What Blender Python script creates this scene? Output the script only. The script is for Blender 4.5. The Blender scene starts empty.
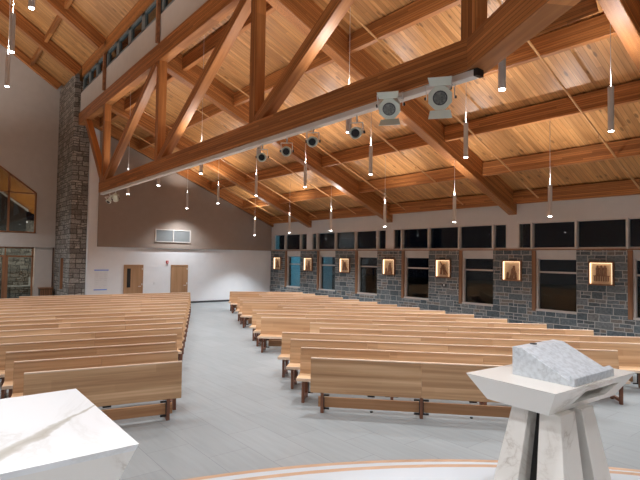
import bpy, bmesh, math, random
from mathutils import Vector, Matrix
random.seed(7)
C = bpy.context.scene.collection
PI = math.pi
# ------------------------------------------------------------------ camera
F = 500.0; H = 2.6
yaw, pit, rol = [math.radians(a) for a in (38.6, 2.06, 0.84)]
fw = Vector((math.sin(yaw)*math.cos(pit), math.cos(yaw)*math.cos(pit), math.sin(pit)))
r0 = Vector((math.cos(yaw), -math.sin(yaw), 0)); u0 = r0.cross(fw)
rr = r0*math.cos(rol)+u0*math.sin(rol); uu = u0*math.cos(rol)-r0*math.sin(rol)
cam = bpy.data.objects.new('camera', bpy.data.cameras.new('camera')); C.objects.link(cam)
M3 = Matrix((rr, uu, -fw)).transposed()
cam.matrix_world = Matrix.Translation((0, 0, H)) @ M3.to_4x4()
cam.data.sensor_width = 36; cam.data.lens = F/640*36; cam.data.clip_end = 200; cam.data.clip_start = 0.05
bpy.context.scene.camera = cam
vs = bpy.context.scene.view_settings
vs.view_transform = 'Standard'; vs.look = 'None'; vs.gamma = 1; vs.use_curve_mapping = False
vs.exposure = 0.0

# ------------------------------------------------------------------ materials
def mat(name):
    m = bpy.data.materials.new(name); m.use_nodes = True
    nt = m.node_tree; b = nt.nodes['Principled BSDF']
    return m, nt, b
def nd(nt, t, **kw):
    n = nt.nodes.new(t)
    for k, v in kw.items():
        if k.startswith('i_'): n.inputs[k[2:].replace('_', ' ')].default_value = v
        else: setattr(n, k, v)
    return n
def ramp(nt, fac, stops):
    r = nd(nt, 'ShaderNodeValToRGB')
    e = r.color_ramp.elements
    while len(e) < len(stops): e.new(0.5)
    for i, (p, c) in enumerate(stops):
        e[i].position = p; e[i].color = (*c, 1)
    nt.links.new(fac, r.inputs['Fac']); return r.outputs['Color']
def mixc(nt, fac, a, b, mode='MIX'):
    m = nd(nt, 'ShaderNodeMix', data_type='RGBA', blend_type=mode)
    for s, v in ((0, fac), (6, a), (7, b)):
        if hasattr(v, 'type') and hasattr(v, 'links'): nt.links.new(v, m.inputs[s])
        else: m.inputs[s].default_value = v if s == 0 else (*v, 1)
    return m.outputs[2]
def mth(nt, op, a, b=0.0):
    m = nd(nt, 'ShaderNodeMath', operation=op)
    for s, v in ((0, a), (1, b)):
        if hasattr(v, 'links'): nt.links.new(v, m.inputs[s])
        else: m.inputs[s].default_value = v
    return m.outputs[0]
def flat(name, col, rough=0.6, metal=0.0, noise=0.06, sc=3.0):
    m, nt, b = mat(name)
    tc = nd(nt, 'ShaderNodeTexCoord'); n = nd(nt, 'ShaderNodeTexNoise', i_Scale=sc, i_Detail=4.0)
    nt.links.new(tc.outputs['Object'], n.inputs['Vector'])
    c = ramp(nt, n.outputs['Fac'], [(0.3, tuple(x*(1-noise) for x in col)), (0.7, tuple(min(1, x*(1+noise)) for x in col))])
    nt.links.new(c, b.inputs['Base Color'])
    b.inputs['Roughness'].default_value = rough; b.inputs['Metallic'].default_value = metal
    return m
def glow(name, col, st):
    m, nt, b = mat(name)
    b.inputs['Base Color'].default_value = (*col, 1)
    b.inputs['Emission Color'].default_value = (*col, 1); b.inputs['Emission Strength'].default_value = st
    return m
def wood(name, dark, mid, light, lam=0.0, soft=False, rough=0.5, knots=0.0, stretch=(0.5, 9, 26), board=None):
    """grain runs along local X; lam = laminate thickness along local Z; board = (axis, width)"""
    m, nt, b = mat(name)
    tc = nd(nt, 'ShaderNodeTexCoord'); oi = nd(nt, 'ShaderNodeObjectInfo')
    mp = nd(nt, 'ShaderNodeMapping'); mp.inputs['Scale'].default_value = stretch
    nt.links.new(tc.outputs['Object'], mp.inputs['Vector'])
    n = nd(nt, 'ShaderNodeTexNoise', noise_dimensions='4D', i_Scale=1.0, i_Detail=5.0, i_Roughness=0.6)
    nt.links.new(mp.outputs['Vector'], n.inputs['Vector'])
    w = mth(nt, 'MULTIPLY', oi.outputs['Random'], 40.0); nt.links.new(w, n.inputs['W'])
    col = ramp(nt, n.outputs['Fac'], [(0.28, dark), (0.5, mid), (0.72, light)])
    sx = nd(nt, 'ShaderNodeSeparateXYZ'); nt.links.new(tc.outputs['Object'], sx.inputs['Vector'])
    if lam:
        q = mth(nt, 'DIVIDE', sx.outputs['Z'], lam)
        fl = mth(nt, 'FLOOR', q)
        # each lamella is made of lengths with their own tone
        seg = mth(nt, 'FLOOR', mth(nt, 'ADD', mth(nt, 'DIVIDE', sx.outputs['X'], 2.3), mth(nt, 'MULTIPLY', fl, 0.37)))
        cx = nd(nt, 'ShaderNodeCombineXYZ'); nt.links.new(fl, cx.inputs[0]); nt.links.new(seg, cx.inputs[1]); nt.links.new(oi.outputs['Random'], cx.inputs[2])
        wn = nd(nt, 'ShaderNodeTexWhiteNoise', noise_dimensions='3D'); nt.links.new(cx.outputs[0], wn.inputs['Vector'])
        g = ramp(nt, wn.outputs['Value'], [(0.0, (0.86, 0.82, 0.78)), (1.0, (1.06, 1.06, 1.05))] if soft else [(0.0, (0.66, 0.60, 0.55)), (1.0, (1.2, 1.17, 1.12))])
        col = mixc(nt, 1.0, col, g, 'MULTIPLY')
        ed = mth(nt, 'LESS_THAN', mth(nt, 'FRACT', q), 0.12)
        col = mixc(nt, mth(nt, 'MULTIPLY', ed, 0.0 if soft else 0.85), col, tuple(c*0.4 for c in dark))
    if board:
        ax, wd = board
        q = mth(nt, 'DIVIDE', sx.outputs[ax], wd); fl = mth(nt, 'FLOOR', q)
        seg = mth(nt, 'FLOOR', mth(nt, 'ADD', mth(nt, 'DIVIDE', sx.outputs['X'], 3.1), mth(nt, 'MULTIPLY', fl, 0.61)))
        cx = nd(nt, 'ShaderNodeCombineXYZ'); nt.links.new(fl, cx.inputs[0]); nt.links.new(seg, cx.inputs[1])
        wn = nd(nt, 'ShaderNodeTexWhiteNoise', noise_dimensions='3D'); nt.links.new(cx.outputs[0], wn.inputs['Vector'])
        g = ramp(nt, wn.outputs['Value'], [(0.0, (0.78, 0.74, 0.70)), (1.0, (1.14, 1.13, 1.12))])
        col = mixc(nt, 1.0, col, g, 'MULTIPLY')
        fr = mth(nt, 'FRACT', q)
        edge = mth(nt, 'MULTIPLY', mth(nt, 'LESS_THAN', fr, 0.09), 0.7)
        col = mixc(nt, edge, col, tuple(c*0.5 for c in dark))
    if knots:
        v = nd(nt, 'ShaderNodeTexVoronoi', i_Scale=1.0); mp2 = nd(nt, 'ShaderNodeMapping'); mp2.inputs['Scale'].default_value = (1.6, 4.5, 4.5)
        nt.links.new(tc.outputs['Object'], mp2.inputs['Vector']); nt.links.new(mp2.outputs['Vector'], v.inputs['Vector'])
        k = ramp(nt, v.outputs['Distance'], [(0.0, (1, 1, 1)), (0.13, (0.9, 0.9, 0.9)), (0.2, (0, 0, 0))])
        kk = mth(nt, 'MULTIPLY', k, knots)
        col = mixc(nt, kk, col, tuple(c*0.35 for c in dark))
    nt.links.new(col, b.inputs['Base Color'])
    b.inputs['Roughness'].default_value = rough
    return m
glulam = wood('glulam_fir', (0.31, 0.11, 0.03), (0.48, 0.195, 0.06), (0.62, 0.29, 0.105), lam=0.055, rough=0.48)
deckm = wood('pine_decking', (0.42, 0.185, 0.06), (0.59, 0.295, 0.107), (0.72, 0.40, 0.165), rough=0.42, knots=0.75, stretch=(0.7, 10, 10), board=('Y', 0.13))
pewm = wood('light_oak', (0.42, 0.235, 0.12), (0.62, 0.385, 0.215), (0.80, 0.56, 0.35), rough=0.42, stretch=(0.4, 6, 15), lam=0.13, soft=True)
pewedge = wood('pale_oak_edge_highlight', (0.76, 0.56, 0.40), (0.84, 0.64, 0.48), (0.90, 0.72, 0.56), rough=0.4, stretch=(0.5, 9, 20))  # pale seat edges; on the caps it paints the top highlight
legm = wood('red_brown_wood', (0.12, 0.045, 0.025), (0.19, 0.075, 0.04), (0.26, 0.11, 0.06), rough=0.45, stretch=(6, 6, 1))
doorm = wood('oak_door', (0.36, 0.19, 0.09), (0.44, 0.25, 0.13), (0.52, 0.31, 0.17), rough=0.4, stretch=(9, 9, 0.6))
trimw = wood('stained_trim', (0.19, 0.085, 0.042), (0.31, 0.15, 0.075), (0.42, 0.21, 0.11), rough=0.45, stretch=(9, 9, 0.6))
darkw = wood('dark_walnut', (0.05, 0.022, 0.012), (0.09, 0.04, 0.02), (0.14, 0.065, 0.035), rough=0.4)
nosing = wood('step_nosing', (0.50, 0.30, 0.18), (0.60, 0.38, 0.24), (0.68, 0.45, 0.30), rough=0.4)
pipem = flat('painted_pipe', (0.66, 0.36, 0.15), 0.45)
white = flat('white_paint', (0.84, 0.85, 0.87), 0.75, noise=0.02)
taupe = flat('taupe_paint', (0.35, 0.28, 0.235), 0.85, noise=0.03)
beige = flat('beige_paint', (0.62, 0.59, 0.56), 0.75, noise=0.03)
offwhite = flat('offwhite_paint', (0.68, 0.65, 0.62), 0.75, noise=0.02)
framew = flat('window_frame_paint', (0.62, 0.57, 0.53), 0.55)
framet = flat('teal_grey_frame', (0.16, 0.21, 0.23), 0.5)
metalw = flat('pale_grey_metal', (0.78, 0.77, 0.76), 0.45)
pendm = flat('pendant_grey', (0.66, 0.62, 0.58), 0.5)
greenw = flat('pale_green_grey_metal', (0.72, 0.78, 0.70), 0.45)
blackm = flat('black', (0.012, 0.012, 0.013), 0.5)
darkgrey = flat('dark_grey', (0.06, 0.06, 0.065), 0.35)
redm = flat('alarm_red', (0.5, 0.03, 0.03), 0.4)
bluet = flat('blue_tape', (0.04, 0.22, 0.85), 0.6)
paperm = flat('white_paper', (0.80, 0.81, 0.82), 0.8, noise=0.02)
ventp = flat('grey_panel', (0.2, 0.21, 0.21), 0.6)
relief = flat('brown_relief', (0.30, 0.16, 0.09), 0.5, noise=0.3, sc=25)
iconback = wood('pale_wood_panel', (0.66, 0.48, 0.30), (0.76, 0.58, 0.38), (0.84, 0.66, 0.46), rough=0.5)
lensm = glow('lamp_lens', (1.0, 0.97, 0.98), 26.0)
ledm = glow('warm_led', (1.0, 0.76, 0.50), 1.9)
outm = flat('exterior_render', (0.45, 0.5, 0.5), 0.8)
darkground = flat('dark_ground', (0.03, 0.035, 0.03), 0.9)

def glassm(name, tint=(0.6, 0.66, 0.68)):
    m, nt, b = mat(name)
    nt.nodes.remove(b)
    out = [n for n in nt.nodes if n.type == 'OUTPUT_MATERIAL'][0]
    t = nd(nt, 'ShaderNodeBsdfTransparent'); t.inputs[0].default_value = (*tint, 1)
    g = nd(nt, 'ShaderNodeBsdfGlossy'); g.inputs['Roughness'].default_value = 0.015
    g.inputs[0].default_value = (0.85, 0.9, 0.9, 1)
    fr = nd(nt, 'ShaderNodeFresnel', i_IOR=1.5); ge = nd(nt, 'ShaderNodeNewGeometry')
    nt.links.new(mth(nt, 'SUBTRACT', 1.5, mth(nt, 'MULTIPLY', ge.outputs['Backfacing'], 0.8333)), fr.inputs['IOR'])
    mx = nd(nt, 'ShaderNodeMixShader')
    nt.links.new(fr.outputs[0], mx.inputs[0]); nt.links.new(t.outputs[0], mx.inputs[1]); nt.links.new(g.outputs[0], mx.inputs[2])
    nt.links.new(mx.outputs[0], out.inputs[0])
    return m
glass = glassm('window_glass')
def stonem(name, bw, rh, c1, c2, mort, accent, ms=0.012, dist=0.012, bump=0.6):
    m, nt, b = mat(name)
    uv = nd(nt, 'ShaderNodeUVMap')
    nz = nd(nt, 'ShaderNodeTexNoise', i_Scale=4.0, i_Detail=3.0); nt.links.new(uv.outputs[0], nz.inputs['Vector'])
    sub = nd(nt, 'ShaderNodeVectorMath', operation='SUBTRACT'); nt.links.new(nz.outputs['Color'], sub.inputs[0]); sub.inputs[1].default_value = (0.5, 0.5, 0.5)
    scl = nd(nt, 'ShaderNodeVectorMath', operation='SCALE'); nt.links.new(sub.outputs[0], scl.inputs[0]); scl.inputs['Scale'].default_value = dist*3
    add = nd(nt, 'ShaderNodeVectorMath', operation='ADD'); nt.links.new(uv.outputs[0], add.inputs[0]); nt.links.new(scl.outputs[0], add.inputs[1])
    bk = nd(nt, 'ShaderNodeTexBrick', offset=0.37, squash=0.62, squash_frequency=3, offset_frequency=2)
    bk.inputs['Scale'].default_value = 1.0; bk.inputs['Brick Width'].default_value = bw; bk.inputs['Row Height'].default_value = rh
    bk.inputs['Mortar Size'].default_value = ms; bk.inputs['Mortar Smooth'].default_value = 0.3; bk.inputs['Bias'].default_value = 0.0
    bk.inputs['Color1'].default_value = (0, 0, 0, 1); bk.inputs['Color2'].default_value = (1, 1, 1, 1); bk.inputs['Mortar'].default_value = (0.5, 0.5, 0.5, 1)
    nt.links.new(add.outputs[0], bk.inputs['Vector'])
    b2 = nd(nt, 'ShaderNodeTexBrick', offset=0.43, squash=1.4, squash_frequency=3, offset_frequency=2)
    b2.inputs['Scale'].default_value = 1.0; b2.inputs['Brick Width'].default_value = bw*0.63; b2.inputs['Row Height'].default_value = rh*0.5
    b2.inputs['Mortar Size'].default_value = ms*0.8; b2.inputs['Mortar Smooth'].default_value = 0.3
    b2.inputs['Color1'].default_value = (0, 0, 0, 1); b2.inputs['Color2'].default_value = (1, 1, 1, 1); b2.inputs['Mortar'].default_value = (0.5, 0.5, 0.5, 1)
    nt.links.new(add.outputs[0], b2.inputs['Vector'])
    sel = mth(nt, 'GREATER_THAN', bk.outputs['Color'], 0.6)
    fac = mth(nt, 'MAXIMUM', bk.outputs['Fac'], mth(nt, 'MULTIPLY', sel, b2.outputs['Fac']))
    tone = mixc(nt, sel, bk.outputs['Color'], b2.outputs['Color'])
    base = ramp(nt, tone, [(0.0, c1), (0.45, c2), (0.8, accent), (1.0, c1)])
    n2 = nd(nt, 'ShaderNodeTexNoise', i_Scale=14.0, i_Detail=6.0, i_Roughness=0.65); nt.links.new(uv.outputs[0], n2.inputs['Vector'])
    g = ramp(nt, n2.outputs['Fac'], [(0.3, (0.55, 0.55, 0.55)), (0.7, (1.35, 1.35, 1.35))])
    base = mixc(nt, 1.0, base, g, 'MULTIPLY')
    col = mixc(nt, fac, base, mort)
    nt.links.new(col, b.inputs['Base Color']); b.inputs['Roughness'].default_value = 0.85
    hgt = mth(nt, 'SUBTRACT', mth(nt, 'MULTIPLY', n2.outputs['Fac'], 0.7), fac)
    bp = nd(nt, 'ShaderNodeBump'); bp.inputs['Strength'].default_value = bump; bp.inputs['Distance'].default_value = 0.03
    nt.links.new(hgt, bp.inputs['Height']); nt.links.new(bp.outputs[0], b.inputs['Normal'])
    return m
stone = stonem('grey_ashlar', 0.56, 0.235, (0.085, 0.11, 0.125), (0.185, 0.215, 0.23), (0.45, 0.45, 0.43), (0.24, 0.20, 0.165), ms=0.014, dist=0.016)
ledge = stonem('ledge_stone', 0.46, 0.24, (0.20, 0.185, 0.17), (0.40, 0.38, 0.35), (0.09, 0.08, 0.07), (0.52, 0.48, 0.43), ms=0.02, dist=0.04, bump=1.0)

def marble(name, base, vein, scale, amount, rough=0.25, line=None, speck=0.0):
    m, nt, b = mat(name)
    tc = nd(nt, 'ShaderNodeTexCoord')
    n = nd(nt, 'ShaderNodeTexNoise', i_Scale=scale, i_Detail=7.0, i_Roughness=0.6, i_Distortion=1.2)
    nt.links.new(tc.outputs['Object'], n.inputs['Vector'])
    d = mth(nt, 'ABSOLUTE', mth(nt, 'SUBTRACT', n.outputs['Fac'], 0.5))
    v = ramp(nt, d, [(0.0, (1, 1, 1)), (0.02, (0.35, 0.35, 0.35)), (0.07, (0, 0, 0))])
    n2 = nd(nt, 'ShaderNodeTexNoise', i_Scale=scale*0.6, i_Detail=2.0); nt.links.new(tc.outputs['Object'], n2.inputs['Vector'])
    msk = ramp(nt, n2.outputs['Fac'], [(0.48, (0, 0, 0)), (0.62, (1, 1, 1))])
    f = mth(nt, 'MULTIPLY', mth(nt, 'MULTIPLY', v, msk), amount)
    col = mixc(nt, f, base, vein)
    if speck:
        n3 = nd(nt, 'ShaderNodeTexNoise', i_Scale=30.0, i_Detail=5.0); nt.links.new(tc.outputs['Object'], n3.inputs['Vector'])
        s = ramp(nt, n3.outputs['Fac'], [(0.35, (1-speck,)*3), (0.6, (1.05,)*3)])
        col = mixc(nt, 1.0, col, s, 'MULTIPLY')
    if line:
        (ax, ay), (bx, by), w0, w1 = line
        dx, dy = bx-ax, by-ay; L = math.hypot(dx, dy); dx /= L; dy /= L
        n4 = nd(nt, 'ShaderNodeTexNoise', i_Scale=5.0, i_Detail=6.0); nt.links.new(tc.outputs['Object'], n4.inputs['Vector'])
        sx = nd(nt, 'ShaderNodeSeparateXYZ'); nt.links.new(tc.outputs['Object'], sx.inputs[0])
        X = mth(nt, 'SUBTRACT', sx.outputs[0], ax); Y = mth(nt, 'SUBTRACT', sx.outputs[1], ay)
        t = mth(nt, 'DIVIDE', mth(nt, 'ADD', mth(nt, 'MULTIPLY', X, dx), mth(nt, 'MULTIPLY', Y, dy)), L)
        pd = mth(nt, 'SUBTRACT', mth(nt, 'MULTIPLY', Y, dx), mth(nt, 'MULTIPLY', X, dy))
        pd = mth(nt, 'ADD', pd, mth(nt, 'MULTIPLY', mth(nt, 'SUBTRACT', n4.outputs['Fac'], 0.5), 0.12))
        wd = mth(nt, 'ADD', mth(nt, 'MULTIPLY', t, w1-w0), w0)
        wd = mth(nt, 'MAXIMUM', wd, 0.002)
        q = mth(nt, 'DIVIDE', mth(nt, 'ABSOLUTE', pd), wd)
        vv = ramp(nt, q, [(0.0, (0.75,)*3), (0.6, (0.55,)*3), (1.0, (0, 0, 0))])
        col = mixc(nt, vv, col, tuple(c*1.0 for c in vein))
    nt.links.new(col, b.inputs['Base Color']); b.inputs['Roughness'].default_value = rough
    return m
altarm = marble('altar_marble', (0.84, 0.85, 0.86), (0.40, 0.37, 0.30), 0.9, 0.25, line=((0.29, 2.49), (0.86, 3.10), 0.05, 0.003))
ambom = marble('cream_marble', (0.82, 0.79, 0.74), (0.36, 0.29, 0.22), 2.2, 0.7)
carrara = marble('grey_marble', (0.66, 0.71, 0.76), (0.28, 0.31, 0.34), 14.0, 0.5, rough=0.35, speck=0.16)

def floorm():
    m, nt, b = mat('porcelain_tile')
    tc = nd(nt, 'ShaderNodeTexCoord'); mp = nd(nt, 'ShaderNodeMapping'); mp.inputs['Rotation'].default_value = (0, 0, PI/2)
    nt.links.new(tc.outputs['Object'], mp.inputs['Vector'])
    bk = nd(nt, 'ShaderNodeTexBrick', offset=0.5); bk.inputs['Scale'].default_value = 1
    bk.inputs['Brick Width'].default_value = 1.2; bk.inputs['Row Height'].default_value = 0.6
    bk.inputs['Mortar Size'].default_value = 0.004; bk.inputs['Mortar Smooth'].default_value = 0.1
    bk.inputs['Color1'].default_value = (0.275, 0.295, 0.30, 1); bk.inputs['Color2'].default_value = (0.31, 0.33, 0.335, 1)
    bk.inputs['Mortar'].default_value = (0.20, 0.21, 0.215, 1)
    nt.links.new(mp.outputs[0], bk.inputs['Vector'])
    mp2 = nd(nt, 'ShaderNodeMapping'); mp2.inputs['Scale'].default_value = (9, 0.8, 1); nt.links.new(tc.outputs['Object'], mp2.inputs['Vector'])
    n = nd(nt, 'ShaderNodeTexNoise', i_Scale=1.5, i_Detail=5.0); nt.links.new(mp2.outputs[0], n.inputs['Vector'])
    g = ramp(nt, n.outputs['Fac'], [(0.3, (0.93,)*3), (0.7, (1.06,)*3)])
    col = mixc(nt, 1.0, bk.outputs['Color'], g, 'MULTIPLY')
    nt.links.new(col, b.inputs['Base Color']); b.inputs['Roughness'].default_value = 0.42
    return m
tile = floorm()
platm = marble('pale_platform_stone', (0.62, 0.66, 0.70), (0.45, 0.46, 0.46), 0.8, 0.2, rough=0.4)

# ------------------------------------------------------------------ mesh helpers
class MB:
    def __init__(s): s.bm = bmesh.new()
    def poly(s, pts, faces):
        vs_ = [s.bm.verts.new(p) for p in pts]
        for f in faces: s.bm.faces.new([vs_[i] for i in f])
        return s
    def box(s, x0, x1, y0, y1, z0, z1):
        p = [(x0,y0,z0),(x1,y0,z0),(x1,y1,z0),(x0,y1,z0),(x0,y0,z1),(x1,y0,z1),(x1,y1,z1),(x0,y1,z1)]
        return s.poly(p, [(0,3,2,1),(4,5,6,7),(0,1,5,4),(1,2,6,5),(2,3,7,6),(3,0,4,7)])
    def hexa(s, bot, top):
        return s.poly(list(bot)+list(top), [(0,3,2,1),(4,5,6,7),(0,1,5,4),(1,2,6,5),(2,3,7,6),(3,0,4,7)])
    def prism(s, prof, axis, a, b):
        """prof: 2-D outline (ccw), extruded along axis 0/1/2 from a to b"""
        def P(u, v, w):
            return ((w,u,v), (u,w,v), (u,v,w))[axis]
        n = len(prof); pts = [P(u,v,a) for u,v in prof]+[P(u,v,b) for u,v in prof]
        fs = [tuple(range(n))[::-1], tuple(range(n, 2*n))]+[(i,(i+1)%n,n+(i+1)%n,n+i) for i in range(n)]
        s.poly(pts, fs); return s
    def tube(s, p0, p1, r, n=12, r1=None):
        p0 = Vector(p0); p1 = Vector(p1); d = (p1-p0).normalized()
        q = d.to_track_quat('Z', 'Y'); r1 = r if r1 is None else r1
        a = []; b = []
        for i in range(n):
            t = 2*PI*i/n; o = q @ Vector((math.cos(t), math.sin(t), 0))
            a.append(p0+o*r); b.append(p1+o*r1)
        return s.poly(a+b, [tuple(range(n))[::-1], tuple(range(n,2*n))]+[(i,(i+1)%n,n+(i+1)%n,n+i) for i in range(n)])
    def lathe(s, prof, org=(0,0,0), n=16):
        ox, oy, oz = org; rings = []
        for r, z in prof:
            rings.append([s.bm.verts.new((ox+r*math.cos(2*PI*i/n), oy+r*math.sin(2*PI*i/n), oz+z)) for i in range(n)])
        for a, b in zip(rings, rings[1:]):
            for i in range(n): s.bm.faces.new((a[i], a[(i+1)%n], b[(i+1)%n], b[i]))
        s.bm.faces.new(rings[0][::-1]); s.bm.faces.new(rings[-1]); return s
    def xf(s, M):
        bmesh.ops.transform(s.bm, matrix=M, verts=s.bm.verts[:]); return s
    def build(s, name, m, parent=None, bevel=0.0, smooth=False):
        bmesh.ops.recalc_face_normals(s.bm, faces=s.bm.faces[:])
        if bevel:
            bmesh.ops.bevel(s.bm, geom=[e for e in s.bm.edges if e.is_manifold and e.calc_face_angle(0) > 0.5], offset=bevel, segments=1, affect='EDGES')
        uv = s.bm.loops.layers.uv.new('UVMap')
        for f in s.bm.faces:
            n = f.normal; a = max(range(3), key=lambda k: abs(n[k]))
            for l in f.loops:
                c = l.vert.co
                l[uv].uv = ((c.y, c.z), (c.x, c.z), (c.x, c.y))[a]
            f.smooth = smooth
        me = bpy.data.meshes.new(name); s.bm.to_mesh(me); s.bm.free()
        me.materials.append(m)
        o = bpy.data.objects.new(name, me); C.objects.link(o)
        if parent: o.parent = parent
        return o
def tag(o, label=None, cat=None, group=None, kind=None):
    if label: o['label'] = label
    if cat: o['category'] = cat
    if group: o['group'] = group
    if kind: o['kind'] = kind
    return o
def thing(name, label, cat, loc=(0,0,0), rotz=0.0, group=None):
    o = bpy.data.objects.new(name, None); C.objects.link(o); o.location = loc; o.rotation_euler = (0,0,rotz)
    o.empty_display_size = 0.2
    return tag(o, label, cat, group)
def struct(name, mb, m, label=None, **kw):
    o = mb.build(name, m, **kw); o['kind'] = 'structure'
    if label: o['label'] = label; 
    return o
def sgroup(name, label):
    o = bpy.data.objects.new(name, None); C.objects.link(o); o['kind'] = 'structure'; o['label'] = label; return o
def beam(name, p0, p1, w, h, m=glulam, parent=None, bevel=0.012):
    """beam along p0-p1 (centre line), w across, h in the vertical plane; grain along local X"""
    p0 = Vector(p0); p1 = Vector(p1); d = (p1-p0); L = d.length; d.normalize()
    up = Vector((0,0,1))
    if abs(d.z) > 0.97: up = Vector((0,1,0))
    y = up.cross(d).normalized(); z = d.cross(y).normalized()
    o = MB().box(0, L, -w/2, w/2, -h/2, h/2).build(name, m, bevel=bevel)
    M = Matrix((d, y, z)).transposed().to_4x4(); M.translation = p0
    if parent:
        o.parent = parent; o.matrix_local = parent.matrix_basis.inverted() @ M
    else: o.matrix_world = M
    return o
ORD = ['first','second','third','fourth','fifth','sixth','seventh','eighth','ninth','tenth','eleventh','twelfth','thirteenth','fourteenth','fifteenth','sixteenth','seventeenth','eighteenth']

# ------------------------------------------------------------------ dimensions
XW = 16.96           # face of the stone wall
YB = 26.15           # back wall of the side aisle
YN = 30.0            # back wall of the nave
XT = 5.85            # face of the long truss
S = 0.417            # aisle roof slope
def deck(x): return 5.08+S*(XW-x)
def ndeck(x): return 11.75+0.667*(XT-x)

# ------------------------------------------------------------------ floor and platform
struct('floor', MB().box(-7.5, 17.4, -6.2, 34.5, -0.1, 0.0), tile, 'large pale grey porcelain floor tiles')
def arc_slab(r, z0, z1, y0=-6.2, c=(0.0,-2.42), n=72, inner=None):
    mb = MB(); pts = []
    a0 = math.radians(-35); a1 = math.radians(215)
    for i in range(n+1):
        a = a0+(a1-a0)*i/n
        pts.append((max(-7.19, c[0]+r*math.cos(a)), max(-6.19, c[1]+r*math.sin(a))))
    mb.prism(pts, 2, z0, z1); return mb
def arc_strip(r0_, r1_, z0, z1, c=(0.0,-2.42), n=90):
    mb = MB(); a0 = math.radians(-35); a1 = math.radians(215); rings = []
    for i in range(n+1):
        a = a0+(a1-a0)*i/n; ca, sa = math.cos(a), math.sin(a)
        rings.append([mb.bm.verts.new((max(-7.19, c[0]+q*ca), max(-6.19, c[1]+q*sa), z)) for q, z in ((r0_,z0),(r1_,z0),(r1_,z1),(r0_,z1))])
    for A, B in zip(rings, rings[1:]):
        for k in range(4): mb.bm.faces.new((A[k], A[(k+1)%4], B[(k+1)%4], B[k]))
    mb.bm.faces.new(rings[0]); mb.bm.faces.new(rings[-1][::-1]); return mb
plat = thing('sanctuary_platform', 'raised pale stone sanctuary platform with curved wood-edged steps under ambo and altar', 'platform')
RR = [6.5, 6.99, 7.34, 7.69, 8.04]
for i, r in enumerate(RR):
    z1 = 0.75-0.15*i
    arc_slab(r-0.0602, 0.0 if i == 4 else z1-0.15, z1).build('platform_top' if i == 0 else 'step', platm, plat)
    e = arc_strip(r-0.06, r, z1-0.04, z1).build('step_edge', nosing, plat)
    if i == 0: e['label'] = 'light wood strip edging the curved platform'

# ------------------------------------------------------------------ walls
# right wall: stone plinth and piers
PC = [6.87+3.075*k for k in range(-4, 7)]        # pier centres
mb = MB().box(XW, XW+0.45, -6.2, YB, 0, 0.86)
for c in PC: mb.box(XW, XW+0.45, c-0.77, min(c+0.77, YB), 0.86, 2.98)
struct('wall_right', mb, stone, 'grey coursed stone base and piers of the right wall')
# upper white band, panels over rafter ends, headers
mb = MB().box(XW+0.02, XW+0.4, -6.2, YB, 3.98, 5.6)
mb.box(XW+0.02, XW+0.4, -6.2, YB, 2.985, 3.03)
RY = [3.75, 9.93, 16.08, 22.2]
for y in RY+[-2.4, YB-0.2]: mb.box(XW+0.02, XW+0.38, y-0.2, min(y+0.22, YB), 3.03, 3.98)
struct('wall_right_upper', mb, offwhite, 'plain off-white wall band above the high windows')
mb = MB()
for a, b in zip(PC, PC[1:]): mb.box(XW+0.06, XW+0.4, a+0.77, b-0.77, 2.70, 2.985)
struct('wall_right_header', mb, beige, 'beige header panels over the lower windows')
struct('trim_1', MB().box(XW-0.015, XW+0.02, -6.2, YB, 2.985, 3.02), trimw, 'thin brown wood trim line along the top of the stone piers')
# lower windows
wi = 0
glabel = []
for a, b in zip(PC, PC[1:]):
    wi += 1
    y0, y1 = a+0.77, b-0.77
    w = sgroup('window_%d' % wi, 'tall dark window with a mid rail between two stone piers')
    w.location = (XW+0.2, y0, 0.86)
    def wb(x0,x1,ya,yb,z0,z1): return (x0-XW-0.2, x1-XW-0.2, ya-y0, yb-y0, z0-0.86, z1-0.86)
    jb = MB().box(*wb(XW-0.015, XW+0.3, y1-0.13, y1, 0.86, 2.975)); jb.build('wood_jamb', trimw, w)
    fr = MB()
    ya, yb = y0+0.0, y1-0.13
    fr.box(*wb(XW+0.06, XW+0.21, yb-0.07, yb, 0.88, 2.72)); fr.box(*wb(XW+0.13, XW+0.21, ya, ya+0.05, 0.88, 2.72))
    fr.box(*wb(XW+0.02, XW+0.28, ya, yb, 0.86, 0.93)); fr.box(*wb(XW+0.13, XW+0.21, ya, yb, 2.66, 2.72))
    fr.box(*wb(XW+0.12, XW+0.22, ya, yb, 2.19, 2.25))
    fr.build('window_frame', framew, w)
    MB().box(*wb(XW+0.165, XW+0.175, ya, yb, 0.9, 2.7)).build('pane', glass, w)
# clerestory strips of the right wall, one per bay
bounds = [-2.4]+RY+[YB-0.2]
for i, (a, b) in enumerate(zip(bounds, bounds[1:])):
    wi += 1
    w = sgroup('window_%d' % wi, 'strip of dark high windows above the stone piers')
    w.location = (XW+0.1, a, 3.03)
    y0, y1 = a+0.22, b-0.2
    fr = MB(); f = lambda ya, yb, z0, z1, t=0.08: fr.box(-t, 0.06, ya-a, yb-a, z0-3.03, z1-3.03)
    f(y0, y1, 3.03, 3.08); f(y0, y1, 3.94, 3.98); f(y0, y0+0.05, 3.03, 3.98); f(y1-0.05, y1, 3.03, 3.98)
    for c in PC:
        for e in (c-0.77, c+0.77):
            if y0+0.3 < e < y1-0.2: f(e-0.035, e+0.035, 3.03, 3.98, 0.14)
    fr.build('window_frame', framew, w)
    MB().box(0.0, 0.01, y0-a, y1-a, 0.02, 0.93).build('pane', glass, w)

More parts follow.
